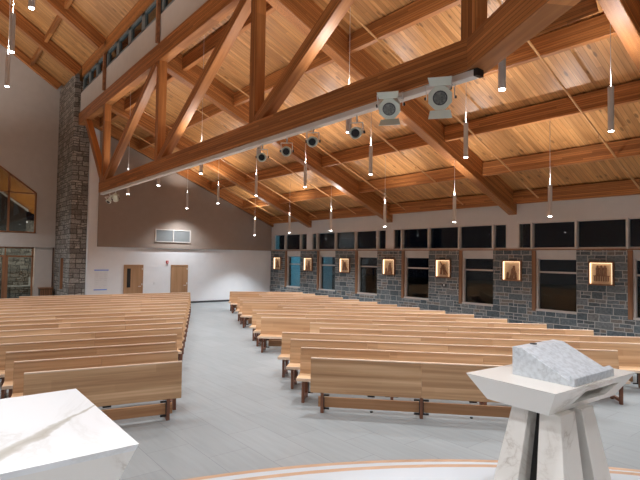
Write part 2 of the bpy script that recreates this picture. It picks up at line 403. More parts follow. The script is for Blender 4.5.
# back wall of the aisle
XC = 6.38
topz = lambda x: deck(x)+0.25
mb = MB(); mb.prism([(XC,0),(XW+0.45,0),(XW+0.45,topz(XW+0.45)),(XC,topz(XC)+1.0)], 1, YB, YB+0.3)
struct('wall_back', mb, white, 'white lower part of the back wall')
mb = MB(); mb.prism([(6.8,3.0),(XW-0.01,3.0),(XW-0.01,deck(XW)-0.02),(6.8,deck(6.8)-0.02)], 1, YB-0.1, YB-0.005)
struct('wall_back_upper', mb, taupe, 'taupe upper panel of the back wall above a shadow line')
struct('baseboard_back', MB().box(XC+0.02, XW, YB-0.02, YB, 0, 0.1), darkgrey, 'dark baseboard along the back wall')
# tower
tw = thing('stone_pier', 'tall rough ledgestone pier rising to the roof left of the back wall', 'pier', (5.65, 26.5, 0))
MB().box(0, XC-5.65, 0, 3.48, 0, 11.15).build('pier_front', ledge, tw)
MB().box(0, 0.2, 0.0, 3.48, 11.15, 11.5).build('pier_cap', ledge, tw)
# nave back wall with gable
hb = MB()
gx = [-7.5, 0, 5.65]
def gab(x): return 11.9+0.667*(5.65-abs(x))
hb.prism([(4.72,0),(5.9,0),(5.9,11.95),(4.72,gab(4.72))], 1, YN, YN+0.3)
hb.prism([(-7.5,2.94),(4.72,2.94),(4.72,3.68),(-7.5,3.68)], 1, YN, YN+0.3)
hb.prism([(-4.7,5.8),(0,9.3),(4.72,5.8),(4.72,gab(4.72)),(0,gab(0)),(-4.7,gab(4.7))], 1, YN, YN+0.3)
hb.prism([(-7.5,3.68),(-4.7,3.68),(-4.7,gab(4.7)),(-7.5,gab(7.5))], 1, YN, YN+0.3)
hb.box(-7.5, -4.7, YN, YN+0.3, 0, 2.94)
struct('wall_nave_back', hb, beige, 'warm grey gable wall at the back of the nave')
struct('trim_2', MB().box(-7.5, 5.65, YN-0.10, YN-0.001, 2.95, 3.66), beige, 'projecting pale band between the doors and the gable window')
# gable window
w = sgroup('window_20', 'sloping-topped interior gable window with wood mullions'); w.location = (0, YN, 3.7)
fr = MB(); 
fr.box(4.64, 4.72, -0.03, 0.1, 0, 2.1); fr.box(-4.7, 4.72, -0.03, 0.1, -0.02, 0.05); fr.box(-4.7, 4.64, -0.03, 0.1, 2.04, 2.10)
for x in (3.46, 0.0, 1.75): fr.box(x-0.05, x+0.05, -0.03, 0.1, 0, 2.1+(4.72-x)*0.742)
fr.prism([(4.72,2.02),(4.72,2.12),(0,5.62),(0,5.52)], 1, -0.03, 0.1)
fr.prism([(-4.72,2.02),(-4.72,2.12),(0,5.62),(0,5.52)], 1, -0.03, 0.1)
fr.build('window_frame', trimw, w)
mbp = MB(); mbp.prism([(-4.68,0.02),(4.68,0.02),(4.68,2.06),(0,5.55),(-4.68,2.06)], 1, 0.03, 0.04); mbp.build('pane', glass, w)
# glazed doors below
w = sgroup('door_3', 'glazed entrance screen with stained wood post and transom'); w.location = (0, YN, 0)
fr = MB(); fr.box(3.28, 3.52, -0.05, 0.15, 0, 2.5); fr.box(1.0, 4.66, -0.03, 0.1, 2.42, 2.50); fr.box(4.58, 4.66, -0.03, 0.1, 0, 2.94)
fr.box(1.0, 4.66, -0.03, 0.1, 2.88, 2.94); fr.box(3.36, 3.42, -0.03, 0.1, 2.5, 2.94); fr.box(1.0, 1.1, -0.03, 0.1, 0, 2.94)
fr.build('door_frame', trimw, w)
MB().box(1.0, 4.62, 0.04, 0.05, 0, 2.92).build('pane', glass, w)
# narthex behind
struct('wall_narthex', MB().box(-7.5, 9.0, 34.2, 34.5, 0, 4.6), ledge, 'stone wall of the entrance hall behind the glass')
mbn = MB(); mbn.prism([(-7.5,4.8),(6.5,4.8),(6.5,5.0),(0,9.6),(-7.5,5.0)], 1, 30.4, 34.2)
nc = MB(); nc.poly([(6.2,30.35,4.9),(6.2,34.3,4.3),(0,34.3,8.75),(0,30.35,9.5),(-6.2,34.3,4.3),(-6.2,30.35,4.9)], [(0,1,2,3),(3,2,4,5)])
nco = nc.build('ceiling_narthex', wood('cedar_boards', (0.34, 0.10, 0.02), (0.56, 0.20, 0.04), (0.68, 0.28, 0.06), rough=0.5, stretch=(0.5, 8, 8))); nco['kind'] = 'structure'; nco['label'] = 'sloped wood ceiling of the entrance hall behind the gable window'
struct('wall_narthex_side', MB().box(5.9, 6.2, 30.3, 34.2, 0, 5.6), ledge, 'stone end wall of the entrance hall')
struct('window_21', MB().prism([(0.5,3.0),(4.85,3.0),(4.85,5.2),(0.5,8.3)], 1, 34.12, 34.18), blackm, 'black night window of the entrance hall')
struct('trim_3', MB().prism([(4.95,5.08),(4.95,5.2),(0.5,8.38),(0.5,8.26)], 1, 34.0, 34.15), beige, 'pale sloped trim of the entrance hall window')
tb = thing('leaflet_table', 'small pale table with papers behind the entrance glass', 'table', (3.95, 33.0, 0))
MB().box(0, 1.5, 0, 0.6, 0.72, 0.76).build('table_top', paperm, tb)
for x in (0.06, 1.4):
    for y in (0.05, 0.52): MB().box(x, x+0.04, y, y+0.04, 0, 0.72).build('leg', darkgrey, tb)
tag(MB().box(4.95, 5.3, 33.2, 33.24, 0.76, 1.25).build('notice_board', paperm), 'small white notice standing on the table behind the glass', 'sign')
# remaining shell (left half of the church, behind the camera)
struct('wall_left', MB().box(-7.5, -7.2, -6.2, 30.3, 0, 12.2), beige, 'left wall of the nave')
struct('wall_front', MB().box(-7.5, 17.4, -6.5, -6.2, 0, 17), white, 'wall behind the sanctuary')
# decks
def slab(name, pts, th, m, label):
    """pts: 4 coplanar corners; local X runs down the slope so the boards do too"""
    p = [Vector(q) for q in pts]; d = (p[1]-p[0]).normalized(); y = Vector((0,1,0)); z = d.cross(y).normalized()
    if z.z < 0: y = -y; z = d.cross(y).normalized()
    M = Matrix((d, y, z)).transposed().to_4x4(); M.translation = p[0]
    Mi = M.inverted(); lp = [Mi @ q for q in p]
    xs = [q.x for q in lp]; ys = [q.y for q in lp]
    o = MB().box(min(xs), max(xs), min(ys), max(ys), 0.0, th).build(name, m); o.matrix_world = M
    o['kind'] = 'structure'; o['label'] = label; return o
slab('ceiling', [(5.95,-6.2,deck(5.95)),(17.4,-6.2,deck(17.4)),(17.4,YB+0.3,deck(17.4)),(5.95,YB+0.3,deck(5.95))], 0.12, deckm, 'knotty pine board ceiling sloping down to the right wall')
slab('ceiling_nave', [(0,-6.2,ndeck(0)),(6.3,-6.2,ndeck(6.3)),(6.3,YN+0.3,ndeck(6.3)),(0,YN+0.3,ndeck(0))], 0.12, deckm, 'steep pine board ceiling of the high nave')
slab('ceiling_nave_left', [(0,-6.2,ndeck(0)),(-7.5,-6.2,ndeck(7.5)),(-7.5,YN+0.3,ndeck(7.5)),(0,YN+0.3,ndeck(0))], 0.12, deckm, 'left slope of the high nave ceiling')

# ------------------------------------------------------------------ clerestory wall over the truss
mb = MB().box(XT+0.05, XT+0.22, -6.2, 26.4, 9.55, 10.52)
struct('wall_clerestory', mb, beige, 'plain wall strip between truss and high clerestory windows')
struct('trim_4', MB().box(XT-0.02, XT+0.25, -6.2, 26.0, 11.2, 11.85), glulam, 'wood header beam above the clerestory windows')
PY = [4.1, 9.95, 15.98, 22.12]
bb = [-2.2]+PY+[26.1]
for i, (a, b) in enumerate(zip(bb, bb[1:])):
    wi = 22+i
    w = sgroup('window_%d' % wi, 'row of small grey-framed clerestory windows above the truss'); w.location = (XT+0.1, a, 10.52)
    y0, y1 = 0.14, b-a-0.14; n = 4 if b-a > 5 else 3
    fr = MB(); fr.box(-0.06, 0.06, y0, y1, 0, 0.06); fr.box(-0.06, 0.06, y0, y1, 0.58, 0.7)
    wd = (y1-y0)/n
    for k in range(n+1):
        c = y0+k*wd; fr.box(-0.06, 0.06, max(y0, c-0.16), min(y1, c+0.16), 0, 0.68)
    fr.build('window_frame', framet, w)
    MB().box(0.0, 0.01, y0, y1, 0.02, 0.66).build('pane', glass, w)
for i, y in enumerate(PY):
    o = beam('clerestory_post', (XT-0.02, y, 9.56), (XT-0.02, y, 11.12), 0.12, 0.12, trimw)
    tag(o, 'slim brown post between clerestory windows, %s from the near end of the truss' % ORD[i], 'post', 'clerestory posts')

# ------------------------------------------------------------------ truss
tr = thing('timber_truss', 'long glulam timber truss with posts and diagonals running above the pews', 'truss', (XT, 4.1, 5.22))
xm = XT+0.15
ZB, ZU = 5.47, 9.25
beam('lower_chord', (xm, 22.55, ZB), (xm, 4.0, ZB), 0.30, 0.46, parent=tr)
beam('upper_chord', (xm, 26.48, ZU), (xm, -6.1, ZU), 0.30, 0.58, parent=tr)
for y in PY: beam('post', (xm, y, ZB+0.22), (xm, y, ZU-0.28), 0.26, 0.27, parent=tr)
ds = [((22.2), (25.3)), (22.0, 16.2), (15.85, 10.1), (9.85, 4.3), (3.9, -1.6)]
for k, (a, b) in enumerate(ds):
    p0 = Vector((xm, a, ZB+0.2)); p1 = Vector((xm, b, ZU-0.26))
    if k == 4: continue
    beam('diagonal', p0, p1, 0.26, 0.28, parent=tr)
K0 = Vector((xm, 4.05, ZB)); kd = Vector((-0.5, -0.866, 0)); K1 = K0+kd*2.15
beam('angled_chord', K0-kd*0.08, K1, 0.32, 0.46, parent=tr)
K2 = K1+Vector((-0.98, -0.17, 0))*3.6
beam('cross_chord', K1, K2, 0.32, 0.46, parent=tr)
br = beam('diagonal_brace', (6.30, 4.25, 5.72), (9.7, 4.05, 7.42), 0.16, 0.32)
tag(br, 'dark sloping brace from truss corner up toward the nearest rafter', 'beam')

# rafters of the aisle
RW, RH = 0.33, 0.78
def rafter(y, w=RW, h=RH, x0=6.05, x1=XW+0.03):
    # prism with plumb ends, built in local coordinates so the grain follows the slope
    ang = math.atan(S); L = (x1-x0)/math.cos(ang); hh = h*math.cos(ang)
    mb = MB(); sh = h*math.sin(ang)
    mb.prism([(0,0),(L,0),(L-0+0, hh),(0,hh)], 1, -w/2, w/2)
    # shear ends plumb
    for v in mb.bm.verts:
        if v.co.z > hh/2: v.co.x += sh
    o = mb.build('roof_rafter', glulam, bevel=0.012)
    o.location = (x0, y, deck(x0)-h-0.002+0.0); o.rotation_euler = (0, ang, 0); return o
rn = ['nearest, ending at the wall right of the picture', 'second from the near end', 'third from the near end', 'fourth from the near end']
RN = [('near rafter at the upper right, sloping down past the hanging lights', RY[0]),
      ('long rafter ending above the icon between the two nearest tall windows', RY[1]),
      ('rafter passing behind the stage lights to the wall, middle one', RY[2]),
      ('rafter nearest the back wall with free deck on both sides', RY[3])]
for l, y in RN: tag(rafter(y), 'glulam '+l, 'rafter', 'aisle rafters')
tag(rafter(YB-0.19, 0.16, 0.6), 'slim glulam rafter lying along the taupe back wall', 'rafter', 'aisle rafters')
# purlins of the aisle, one per bay
PX = [16.8, 14.87, 12.8, 10.75, 8.7, 6.75]
rowl = ['eave purlin along the right wall', 'first purlin above the eave', 'second purlin above the eave', 'third purlin above the eave', 'fourth purlin above the eave', 'top purlin behind the truss']
bays = [(-6.0, RY[0]), (RY[0], RY[1]), (RY[1], RY[2]), (RY[2], RY[3]), (RY[3], YB-0.12)]
bayl = ['in the near bay cut by the right edge', 'in the second bay from the right edge', 'in the middle bay', 'in the fourth bay', 'in the bay by the back wall']
for j, x in enumerate(PX):
    for i, (a, b) in enumerate(bays):
        if i == 0 and j > 4: continue
        h = 0.46; z = deck(x+0.08)-h/2
        o = beam('roof_purlin', (x, a+RW/2-0.002, z), (x, b-(RW/2 if i < 4 else 0.16)+0.002, z), 0.16, h)
        tag(o, '%s, %s' % (rowl[j], bayl[i]), 'purlin', 'aisle purlins')
# nave rafters and purlins
ang = math.atan(0.667)
for i, y in enumerate([4.1, 9.95, 15.98, 22.12, 26.2]):
    p0 = Vector((XT-0.14, y, ndeck(XT-0.14)-0.36)); p1 = Vector((0.0, y, ndeck(0)-0.36))
    o = beam('nave_rafter', p0, p1, 0.3, 0.56)
    tag(o, 'steep nave rafter rising left from the clerestory, %s from the near end' % ORD[i], 'rafter', 'nave rafters')
tag(beam('nave_rafter', (5.6, YN-0.12, ndeck(5.6)-0.25), (0, YN-0.12, ndeck(0)-0.25), 0.2, 0.38), 'thin rafter following the gable wall left of the stone pier', 'rafter', 'nave rafters')
NB = [4.1, 9.95, 15.98, 22.12, 26.2, YN]
for k, x in enumerate((4.25, 2.1)):
    for i, (a, b) in enumerate(zip(NB, NB[1:])):
        o = beam('nave_purlin', (x, a+0.152, ndeck(x)-0.21), (x, b-(0.152 if i < 4 else 0.23), ndeck(x)-0.21), 0.14, 0.28)
        tag(o, '%s nave purlin above the clerestory, %s bay from the near end' % (['lower', 'upper'][k], ORD[i]), 'purlin', 'nave purlins')
# sprinkler pipes
for i, (y, n) in enumerate([(5.6, 'near'), (8.7, 'second'), (11.75, 'third'), (14.75, 'fourth'), (17.9, 'fifth'), (21.0, 'sixth'), (24.2, 'farthest')]):
    t = thing('sprinkler_pipe', 'thin wood-coloured sprinkler pipe running under the purlins, %s one from the right' % n, 'pipe', (11.7, y, deck(11.7)-0.5), group='sprinkler pipes')
    dz = lambda x: -S*(x-11.7)
    MB().tube((6.9-11.7, 0, dz(6.9)), (16.5-11.7, 0, dz(16.5)), 0.026, 8).build('pipe', pipem, t)
    for x in (9.7, 13.7):
        d = MB().tube((x-11.7, 0, dz(x)), (x-11.7, 0, dz(x)-0.12), 0.012, 6); d.tube((x-11.7, 0, dz(x)-0.12), (x-11.7, 0, dz(x)-0.13), 0.03, 8)
        d.build('sprinkler_head', pipem, t)

# ------------------------------------------------------------------ lamps
def spot(name, loc, tgt, power, size, blend=0.7, col=(1.0, 0.93, 0.88), rad=0.05):
    l = bpy.data.lights.new(name, 'SPOT'); l.energy = power; l.spot_size = math.radians(size); l.spot_blend = blend
    l.color = col; l.shadow_soft_size = rad
    o = bpy.data.objects.new(name, l); C.objects.link(o); o.location = loc
    o.rotation_euler = (Vector(tgt)-Vector(loc)).to_track_quat('-Z', 'Y').to_euler(); return o
DOWN, UP = 540.0, 130.0
def pendant(x, y, z, label, roof, group, down=DOWN, up=UP, cone=132):
    t = thing('pendant_light', label, 'pendant light', (x, y, z), group=group)
    L = 0.88; top = roof(x)-z
    bd = MB().lathe([(0.044,0.02),(0.055,0.02),(0.055,L-0.02),(0.05,L)], n=16).build('body', pendm, t, smooth=False)
    MB().tube((0,0,L), (0,0,top), 0.006, 6).build('cable', metalw, t)
    MB().tube((0,0,0.005), (0,0,0.025), 0.045, 16).build('lens', lensm, bd)
    MB().tube((0,0,L), (0,0,L+0.025), 0.02, 8, 0.008).build('uplight_lens', lensm, bd)
    a = spot('down_lamp', (x, y, z-0.02), (x, y, z-3), down, cone, 1.0 if cone > 110 else 0.5, (0.88, 0.945, 1.0))
    b = spot('up_lamp', (x, y, z+L+0.05), (x, y, z+5), up, 160, 1.0, (1.0, 0.96, 0.92))
PEND = []
lows = [(6.6, 'over the pews by the second icon from the right'), (9.82, 'in front of the high windows, second from the right'), (13.2, 'in front of the high windows, third from the right'),
        (16.97, 'in front of the high windows, fourth from the right'), (20.3, 'in front of the high windows near the back'), (24.0, 'hanging nearest the back corner')]
LX = [13.28, 13.34, 13.61, 14.15, 14.07, 14.5]
lows = [(6.67, lows[0][1]), (9.82, lows[1][1]), (13.16, lows[2][1]), (16.97, lows[3][1]), (20.04, lows[4][1]), (24.0, lows[5][1])]
for (y, l), x in zip(lows, LX): pendant(x, y, 3.8, 'slim grey cylinder pendant %s, low row' % l, deck, 'low row of pendants by the right wall', cone=(96 if y > 23 else 132))
his = [3.97, 7.3, 10.69, 14.2, 17.61, 21.49, 25.0]
HX = [10.28, 10.36, 10.43, 10.62, 10.67, 10.94, 10.93]
hl = ['largest, nearest the right edge', 'second from the right, beside the long rafter', 'third from the right, below the stage lights', 'fourth, under the black-faced spotlights', 'fifth, left of the spotlights', 'sixth, before the gable slope', 'last, against the taupe wall above the vent']
for y, l, x in zip(his, hl, HX): pendant(x, y, 5.1, 'cylinder pendant of the middle row, %s' % l, deck, 'middle row of pendants')
for y, l in [(4.03, 'at the bent corner of the truss'), (7.4, 'with cable crossing in front of the bright deck'), (10.8, 'behind the second tall truss post'), (14.13, 'left of the first black-faced spotlight'), (17.61, 'between the truss posts, above the back doors'), (21.01, 'at the far end of the truss')]:
    pendant(6.6, y, 5.1, 'cylinder pendant just behind the truss, %s' % l, deck, 'row of pendants behind the truss')
for y, l in [(10.3, 'lens only just in the top left of the picture'), (12.85, 'whole body visible at the top left'), (15.6, 'half cut by the left picture edge')]:
    pendant(1.43 if y < 15 else 1.66, y, 7.05, 'nave cylinder pendant, %s' % l, ndeck, 'nave pendants', up=UP*2.2)
# unseen lamps added outside the frame to brighten nave and aisle
for x, y in [(-1.6, 10.3), (-1.6, 15.6), (1.6, 20.9), (1.6, 26.2), (-1.6, 4), (-1.6, 20.9), (-1.6, 26.2)]:
    spot('up_lamp', (x, y, 7.9), (x, y, 12), UP*2.2, 165, 1.0, (1, 0.96, 0.92), 0.08)
    spot('down_lamp', (x, y, 7.0), (x, y, 0), DOWN*1.2, 132, 1.0, (0.88, 0.945, 1.0), 0.08)
for x, y, z in [(13.9, 0.6, 3.78), (10.5, 0.4, 5.07), (13.9, 3.6, 3.78)]:
    spot('down_lamp', (x, y, z), (x, y, 0), DOWN, 132, 1.0, (0.88, 0.945, 1.0), 0.08)
# unseen sanctuary lighting, added to brighten altar and ambo
for x, y, e in [(2.6, 1.0, 560), (0.6, 3.2, 600), (-2, 1, 400)]:
    spot('unseen_sanctuary_lamp', (x, y, 7.2), (x, y, 0), e, 95, 0.7, (0.93, 0.96, 1.0), 0.12)

for p, t_, e in (((0.8, -3.2, 6.0), (3.8, 2.0, 1.0), 430), ((-1.5, -2.5, 6.0), (0.5, 2.5, 1.2), 420)):
    spot('unseen_sanctuary_lamp', p, t_, e, 40, 0.8, (0.96, 0.98, 1.0), 0.15)  # added fill from behind the camera for ambo and altar sides

# lighting raceway under the lower chord
t = thing('lighting_raceway', 'white lighting raceway fixed along the underside of the truss', 'light rail', (5.95, 3.96, 5.24))
MB().box(-0.07, 0.07, 0.06, 18.4, -0.10, 0.0).build('rail', metalw, t, bevel=0.008)
MB().box(-0.075, 0.075, 0.0, 0.06, -0.10, 0.0).build('end_cap', blackm, t)

def aimed(t, tgt):
    d = (Vector(tgt)-t.location).normalized()
    t.rotation_euler = d.to_track_quat('Y', 'Z').to_euler()
def in_world(mb, name, m, t):
    o = mb.build(name, m, t); o.matrix_local = t.matrix_basis.inverted(); return o
def can_spot(x, y, z, label, tgt, power):
    t = thing('stage_spotlight', label, 'spotlight', (x, y, z), group='stage spotlights on the truss'); aimed(t, tgt)
    # local +Y is the beam
    mb = MB().lathe([(0.04,-0.24),(0.07,-0.22),(0.08,-0.05),(0.08,0.04),(0.105,0.06),(0.105,0.12),(0.085,0.125),(0.07,0.10)], n=20)
    mb.xf(Matrix.Rotation(-PI/2, 4, 'X')); mb.build('housing', greenw, t, smooth=False)
    l = MB().tube((0,0.10,0), (0,0.128,0), 0.068, 20); l.build('lens', blackm, t)
    y_ = MB(); y_.box(-0.125,-0.113,-0.02,0.02,-0.02,0.17); y_.box(0.113,0.125,-0.02,0.02,-0.02,0.17); y_.box(-0.125,0.125,-0.02,0.02,0.16,0.175); y_.build('yoke', metalw, t)
    for sx in (-1, 1):
        MB().box(*sorted((sx*0.125, sx*0.15)), -0.02, 0.02, -0.025, 0.025).build('knob', blackm, t)
    in_world(MB().tube((x,y,z+0.16), (x,y,5.138), 0.015, 8), 'hanger', metalw, t)
    spot('stage_lamp', Vector((x,y,z))+(Vector(tgt)-Vector((x,y,z))).normalized()*0.2, tgt, power, 40, 0.6, (1,0.95,0.9), 0.08)
LB = [(9.6, 'leftmost of the four small black-faced round spotlights', 4.86), (8.63, 'second small black-faced spotlight from the left', 4.84), (7.73, 'third small black-faced spotlight, turned sideways', 4.89), (6.47, 'rightmost small black-faced spotlight below the raceway', 4.83)]
for y, l, z in LB: can_spot(xm-0.04, y, z, l, (0.3, 2.5, 2.4), 60)
can_spot(xm, 21.4, 4.86, 'cluster spotlight at the far end of the truss', (3.0, 20.0, 0.5), 60)
can_spot(xm, 20.6, 4.86, 'second cluster spotlight at the far end, beside the first', (8.0, 26.0, 1.0), 60)
def barn_spot(x, y, z, label, tgt, tilt, power):
    t = thing('barn_door_spotlight', label, 'spotlight', (x, y, z), group='large spotlights with barn doors'); aimed(t, tgt)
    oc = [(0.175*math.cos(PI/8+k*PI/4), 0.175*math.sin(PI/8+k*PI/4)) for k in range(8)]
    mb = MB(); mb.prism(oc, 1, 0.0, 0.10); mb.tube((0,-0.24,0), (0,0.0,0), 0.11, 18, 0.15); mb.build('housing', greenw, t, bevel=0.006)
    MB().tube((0,0.09,0), (0,0.108,0), 0.10, 24).build('lens_ring', darkgrey, t)
    MB().tube((0,0.1,0), (0,0.112,0), 0.085, 24).build('lens', lens_g, t)
    for s_, a in ((1, tilt[0]), (-1, tilt[1])):
        m_ = MB().prism([(-0.14,0),(0.14,0),(0.165,0.115),(-0.165,0.115)], 1, -0.006, 0.006)
        # flap hinged at the housing edge, opening forward
        R = Matrix.Translation((0, 0.10, s_*0.165)) @ Matrix.Rotation(s_*-math.radians(a), 4, 'X') @ Matrix.Scale(s_, 4, (0,0,1))
        m_.xf(R); m_.build('barn_door', greenw, t)
    y_ = MB(); y_.box(-0.20,-0.188,-0.1,-0.06,-0.02,0.17); y_.box(0.188,0.20,-0.1,-0.06,-0.02,0.17); y_.box(-0.20,0.20,-0.1,-0.06,0.16,0.175); y_.build('yoke', metalw, t)
    for sx in (-1, 1): MB().box(*sorted((sx*0.20, sx*0.225)), -0.10, -0.06, -0.02, 0.02).build('knob', blackm, t)
    in_world(MB().box(x+0.02, XT+0.03, y-0.02, y+0.02, z+0.17, z+0.20).box(XT+0.0, XT+0.03, y-0.02, y+0.02, z+0.17, 5.238), 'clamp_arm', metalw, t)
    spot('stage_lamp', Vector((x,y,z))+(Vector(tgt)-Vector((x,y,z))).normalized()*0.35, tgt, power, 45, 0.6, (1,0.97,0.93), 0.1)
lens_g = flat('ribbed_lens', (0.16, 0.17, 0.16), 0.3, noise=0.5, sc=40)
barn_spot(5.59, 5.32, 4.95, 'white spotlight with barn doors tilted steeply down, left one of the pair', (1.2, 2.2, 1.0), (12, 62), 90)
barn_spot(5.64, 4.40, 4.875, 'white round-lensed spotlight with barn doors open above and below, right one of the pair', (0.9, 0.9, 3.0), (8, 8), 90)

# ------------------------------------------------------------------ icons on the piers
il = ['nearest the right edge, whose figures stand over a dark band', 'second from the right edge', 'third from the right, with a small white outlet below', 'fourth from the right', 'fifth from the right', 'second from the back corner', 'in the back corner']
def body(mb, x, z, h, lean=0.0):
    """standing figure in low relief on the panel: robe, shoulders, head"""
    w = h*0.17
    pr = [(-w*0.9,0),(w*0.9,0),(w*0.75,h*0.45),(w*0.95,h*0.72),(w*0.6,h*0.82),(w*0.2,h*0.84),(-w*0.2,h*0.84),(-w*0.6,h*0.82),(-w*0.95,h*0.72),(-w*0.75,h*0.45)]
    mb.prism([(x+u+lean*v, z+v) for u, v in pr], 0, -0.05, -0.02)
    hc = (x+lean*h*0.92, z+h*0.92); r = h*0.085
    mb.prism([(hc[0]+r*math.cos(k*PI/5), hc[1]+r*1.2*math.sin(k*PI/5)) for k in range(10)], 0, -0.055, -0.02)
for k in range(7):
    y = 6.85+3.075*k
    t = thing('icon_shadow_box', 'lit wooden icon box, %s' % il[k], 'icon', (XW, y, 2.24), group='lit icon boxes on the stone piers')
    a, b = 0.38, 0.38; d = 0.09
    fr = MB(); fr.box(-d, 0, -a, -a+0.045, -b, b); fr.box(-d, 0, a-0.045, a, -b, b); fr.box(-d, 0, -a+0.045, a-0.045, -b, -b+0.045); fr.box(-d, 0, -a+0.045, a-0.045, b-0.045, b)
    fr.build('frame', trimw, t, bevel=0.005)
    MB().box(-0.02, -0.002, -a+0.04, a-0.04, -b+0.04, b-0.04).build('back_panel', iconback, t)
    MB().box(-d+0.01, -0.02, a-0.065, a-0.046, -b+0.05, b-0.05).build('light_strip', ledm, t)
    MB().box(-0.08, -0.02, -a+0.046, -a+0.06, -b+0.05, b-0.05).build('light_strip', ledm, t)
    MB().box(-0.08, -0.02, -a+0.06, a-0.066, b-0.06, b-0.046).build('light_strip', ledm, t)
    rl = MB(); random.seed(20+k)
    if k == 0:
        for x in (-0.09, 0.0, 0.09): body(rl, x, -0.06, 0.26)
        rl.box(-0.035, -0.02, -0.2, 0.2, -0.075, -0.055); 
        for q in range(7): rl.box(-0.04, -0.02, -0.18+q*0.055, -0.15+q*0.055, -0.20, -0.075)
    elif k % 2 == 1:
        body(rl, 0.02, -0.22, 0.36, -0.25); body(rl, -0.12, -0.24, 0.24, 0.1); body(rl, 0.15, -0.24, 0.2, -0.1)
        rl.prism([(-0.16,-0.26),(0.2,-0.26),(0.2,-0.23),(-0.16,-0.23)], 0, -0.05, -0.02)
    else:
        body(rl, -0.05, -0.2, 0.34, 0.1); body(rl, 0.1, -0.2, 0.28, -0.15)
        rl.prism([(-0.2,-0.18),(-0.17,-0.2),(0.14,0.22),(0.11,0.24)], 0, -0.06, -0.03)
    rl.xf(Matrix.Diagonal((1, 1.25, 1.25, 1))); rl.build('relief_figures', relief, t)
ot = thing('wall_outlet', 'small dark plate with white outlet on the stone below the third icon', 'outlet', (XW, 12.97, 1.55))
MB().box(-0.02, 0, -0.12, 0.12, -0.06, 0.06).build('plate', darkgrey, ot); MB().box(-0.03, -0.02, -0.035, 0.035, -0.035, 0.045).build('socket', paperm, ot)

# ------------------------------------------------------------------ things on the back wall
def wdoor(name, x0, x1, lite, label):
    w = sgroup(name, label); w.location = (x0, YB, 0); W = x1-x0
    lf = MB().box(0.05, W-0.05, -0.03, 0, 0.01, 2.06).build('door_leaf', doorm, w)
    fr = MB().box(0, 0.05, -0.05, 0, 0, 2.11); fr.box(W-0.05, W, -0.05, 0, 0, 2.11); fr.box(0.05, W-0.05, -0.05, 0, 2.06, 2.11)
    fr.build('door_frame', doorm, w)
    if lite: MB().box(0.16, 0.34, -0.04, -0.03, 0.95, 1.92).build('vision_pane', blackm, lf)
    h = MB().tube((W-0.12,-0.03,1.0), (W-0.12,-0.09,1.0), 0.012, 8); h.tube((W-0.12,-0.08,1.0), (W-0.25,-0.08,1.0), 0.012, 8); h.build('handle', metalw, lf)
    for z in (0.25, 1.05, 1.85): MB().box(W-0.07, W-0.04, -0.06, -0.03, z, z+0.1).build('hinge', metalw, w)
wdoor('door_1', 8.12, 9.1, True, 'oak door with a narrow dark vision pane in the back wall')
wdoor('door_2', 10.6, 11.56, False, 'plain oak door in the back wall')
vt = thing('wall_vent_panel', 'two-pane white framed grey panel high on the taupe back wall', 'vent', (9.65, YB-0.1, 3.32))
fr = MB().box(0, 1.98, -0.05, 0, 0, 0.05); fr.box(0, 1.98, -0.05, 0, 0.64, 0.69); fr.box(0, 0.05, -0.05, 0, 0.05, 0.64); fr.box(1.93, 1.98, -0.05, 0, 0.05, 0.64); fr.box(0.96, 1.01, -0.05, 0, 0.05, 0.64)
fr.build('frame', framew, vt)
for x in (0.05, 1.01): MB().box(x, x+0.92, -0.025, -0.005, 0.05, 0.64).build('panel', ventp, vt)
al = thing('fire_alarm', 'small red fire alarm on the white wall left of the plain door', 'alarm', (10.38, YB, 2.26))
MB().box(-0.06, 0.06, -0.06, 0, -0.08, 0.08).build('box', redm, al, bevel=0.006); MB().tube((0,-0.06,0.0), (0,-0.075,0.0), 0.025, 10).build('strobe', paperm, al)
tag(MB().box(9.68, 9.78, YB-0.03, YB, 1.08, 1.2).build('thermostat', paperm, bevel=0.004), 'tiny white thermostat on the wall between the two doors', 'thermostat')
ps = thing('paper_notices', 'large white paper sheet taped to the back wall left of the doors', 'poster', (6.72, YB-0.004, 0.85))
MB().box(0.0, 0.62, -0.006, 0, 0.0, 1.0).build('sheet', paperm, ps)
MB().box(-0.02, 0.66, -0.009, -0.005, 0.97, 1.01).build('tape', bluet, ps); MB().box(-0.02, 0.60, -0.009, -0.005, 0.0, 0.04).build('tape', bluet, ps)
mk = MB()
for r_ in range(9):
    for c_ in range(3):
        if random.random() < 0.7: mk.box(0.06+c_*0.19, 0.06+c_*0.19+random.uniform(0.06,0.15), -0.008, -0.006, 0.12+r_*0.09, 0.13+r_*0.09)
mk.build('faint_lines', flat('pale_grey_ink', (0.6, 0.62, 0.64), 0.8), ps)
# wood bar and cabinet at the stone pier
wp = thing('processional_holder', 'tall narrow wooden bar with pale glass panel on the side of the stone pier', 'wall fixture', (5.65, 27.9, 0.85))
MB().box(-0.12, 0, -0.08, 0.0, 0.0, 1.55).build('bar', trimw, wp); MB().box(-0.03, 0, 0.0, 0.7, 0.05, 1.5).build('panel', ventp, wp)
cb = thing('slatted_cabinet', 'low dark wood cabinet with slatted front beside the stone pier', 'cabinet', (4.92, 29.48, 0))
MB().box(0.02, 0.6, 0.02, 0.48, 0.06, 0.78).build('body', darkw, cb); MB().box(-0.02, 0.63, -0.02, 0.49, 0.78, 0.83).build('top', trimw, cb)
for k in range(7): MB().box(0.04+k*0.08, 0.09+k*0.08, 0.0, 0.02, 0.1, 0.74).build('slat', trimw, cb)
MB().box(0.02, 0.6, 0.04, 0.46, 0, 0.06).build('plinth', blackm, cb)
tag(MB().box(5.55, 5.6, YN-0.05, YN-0.001, 0, 2.94).build('corner_strip', darkw), 'thin dark vertical strip where the grey wall meets the stone pier', 'trim')

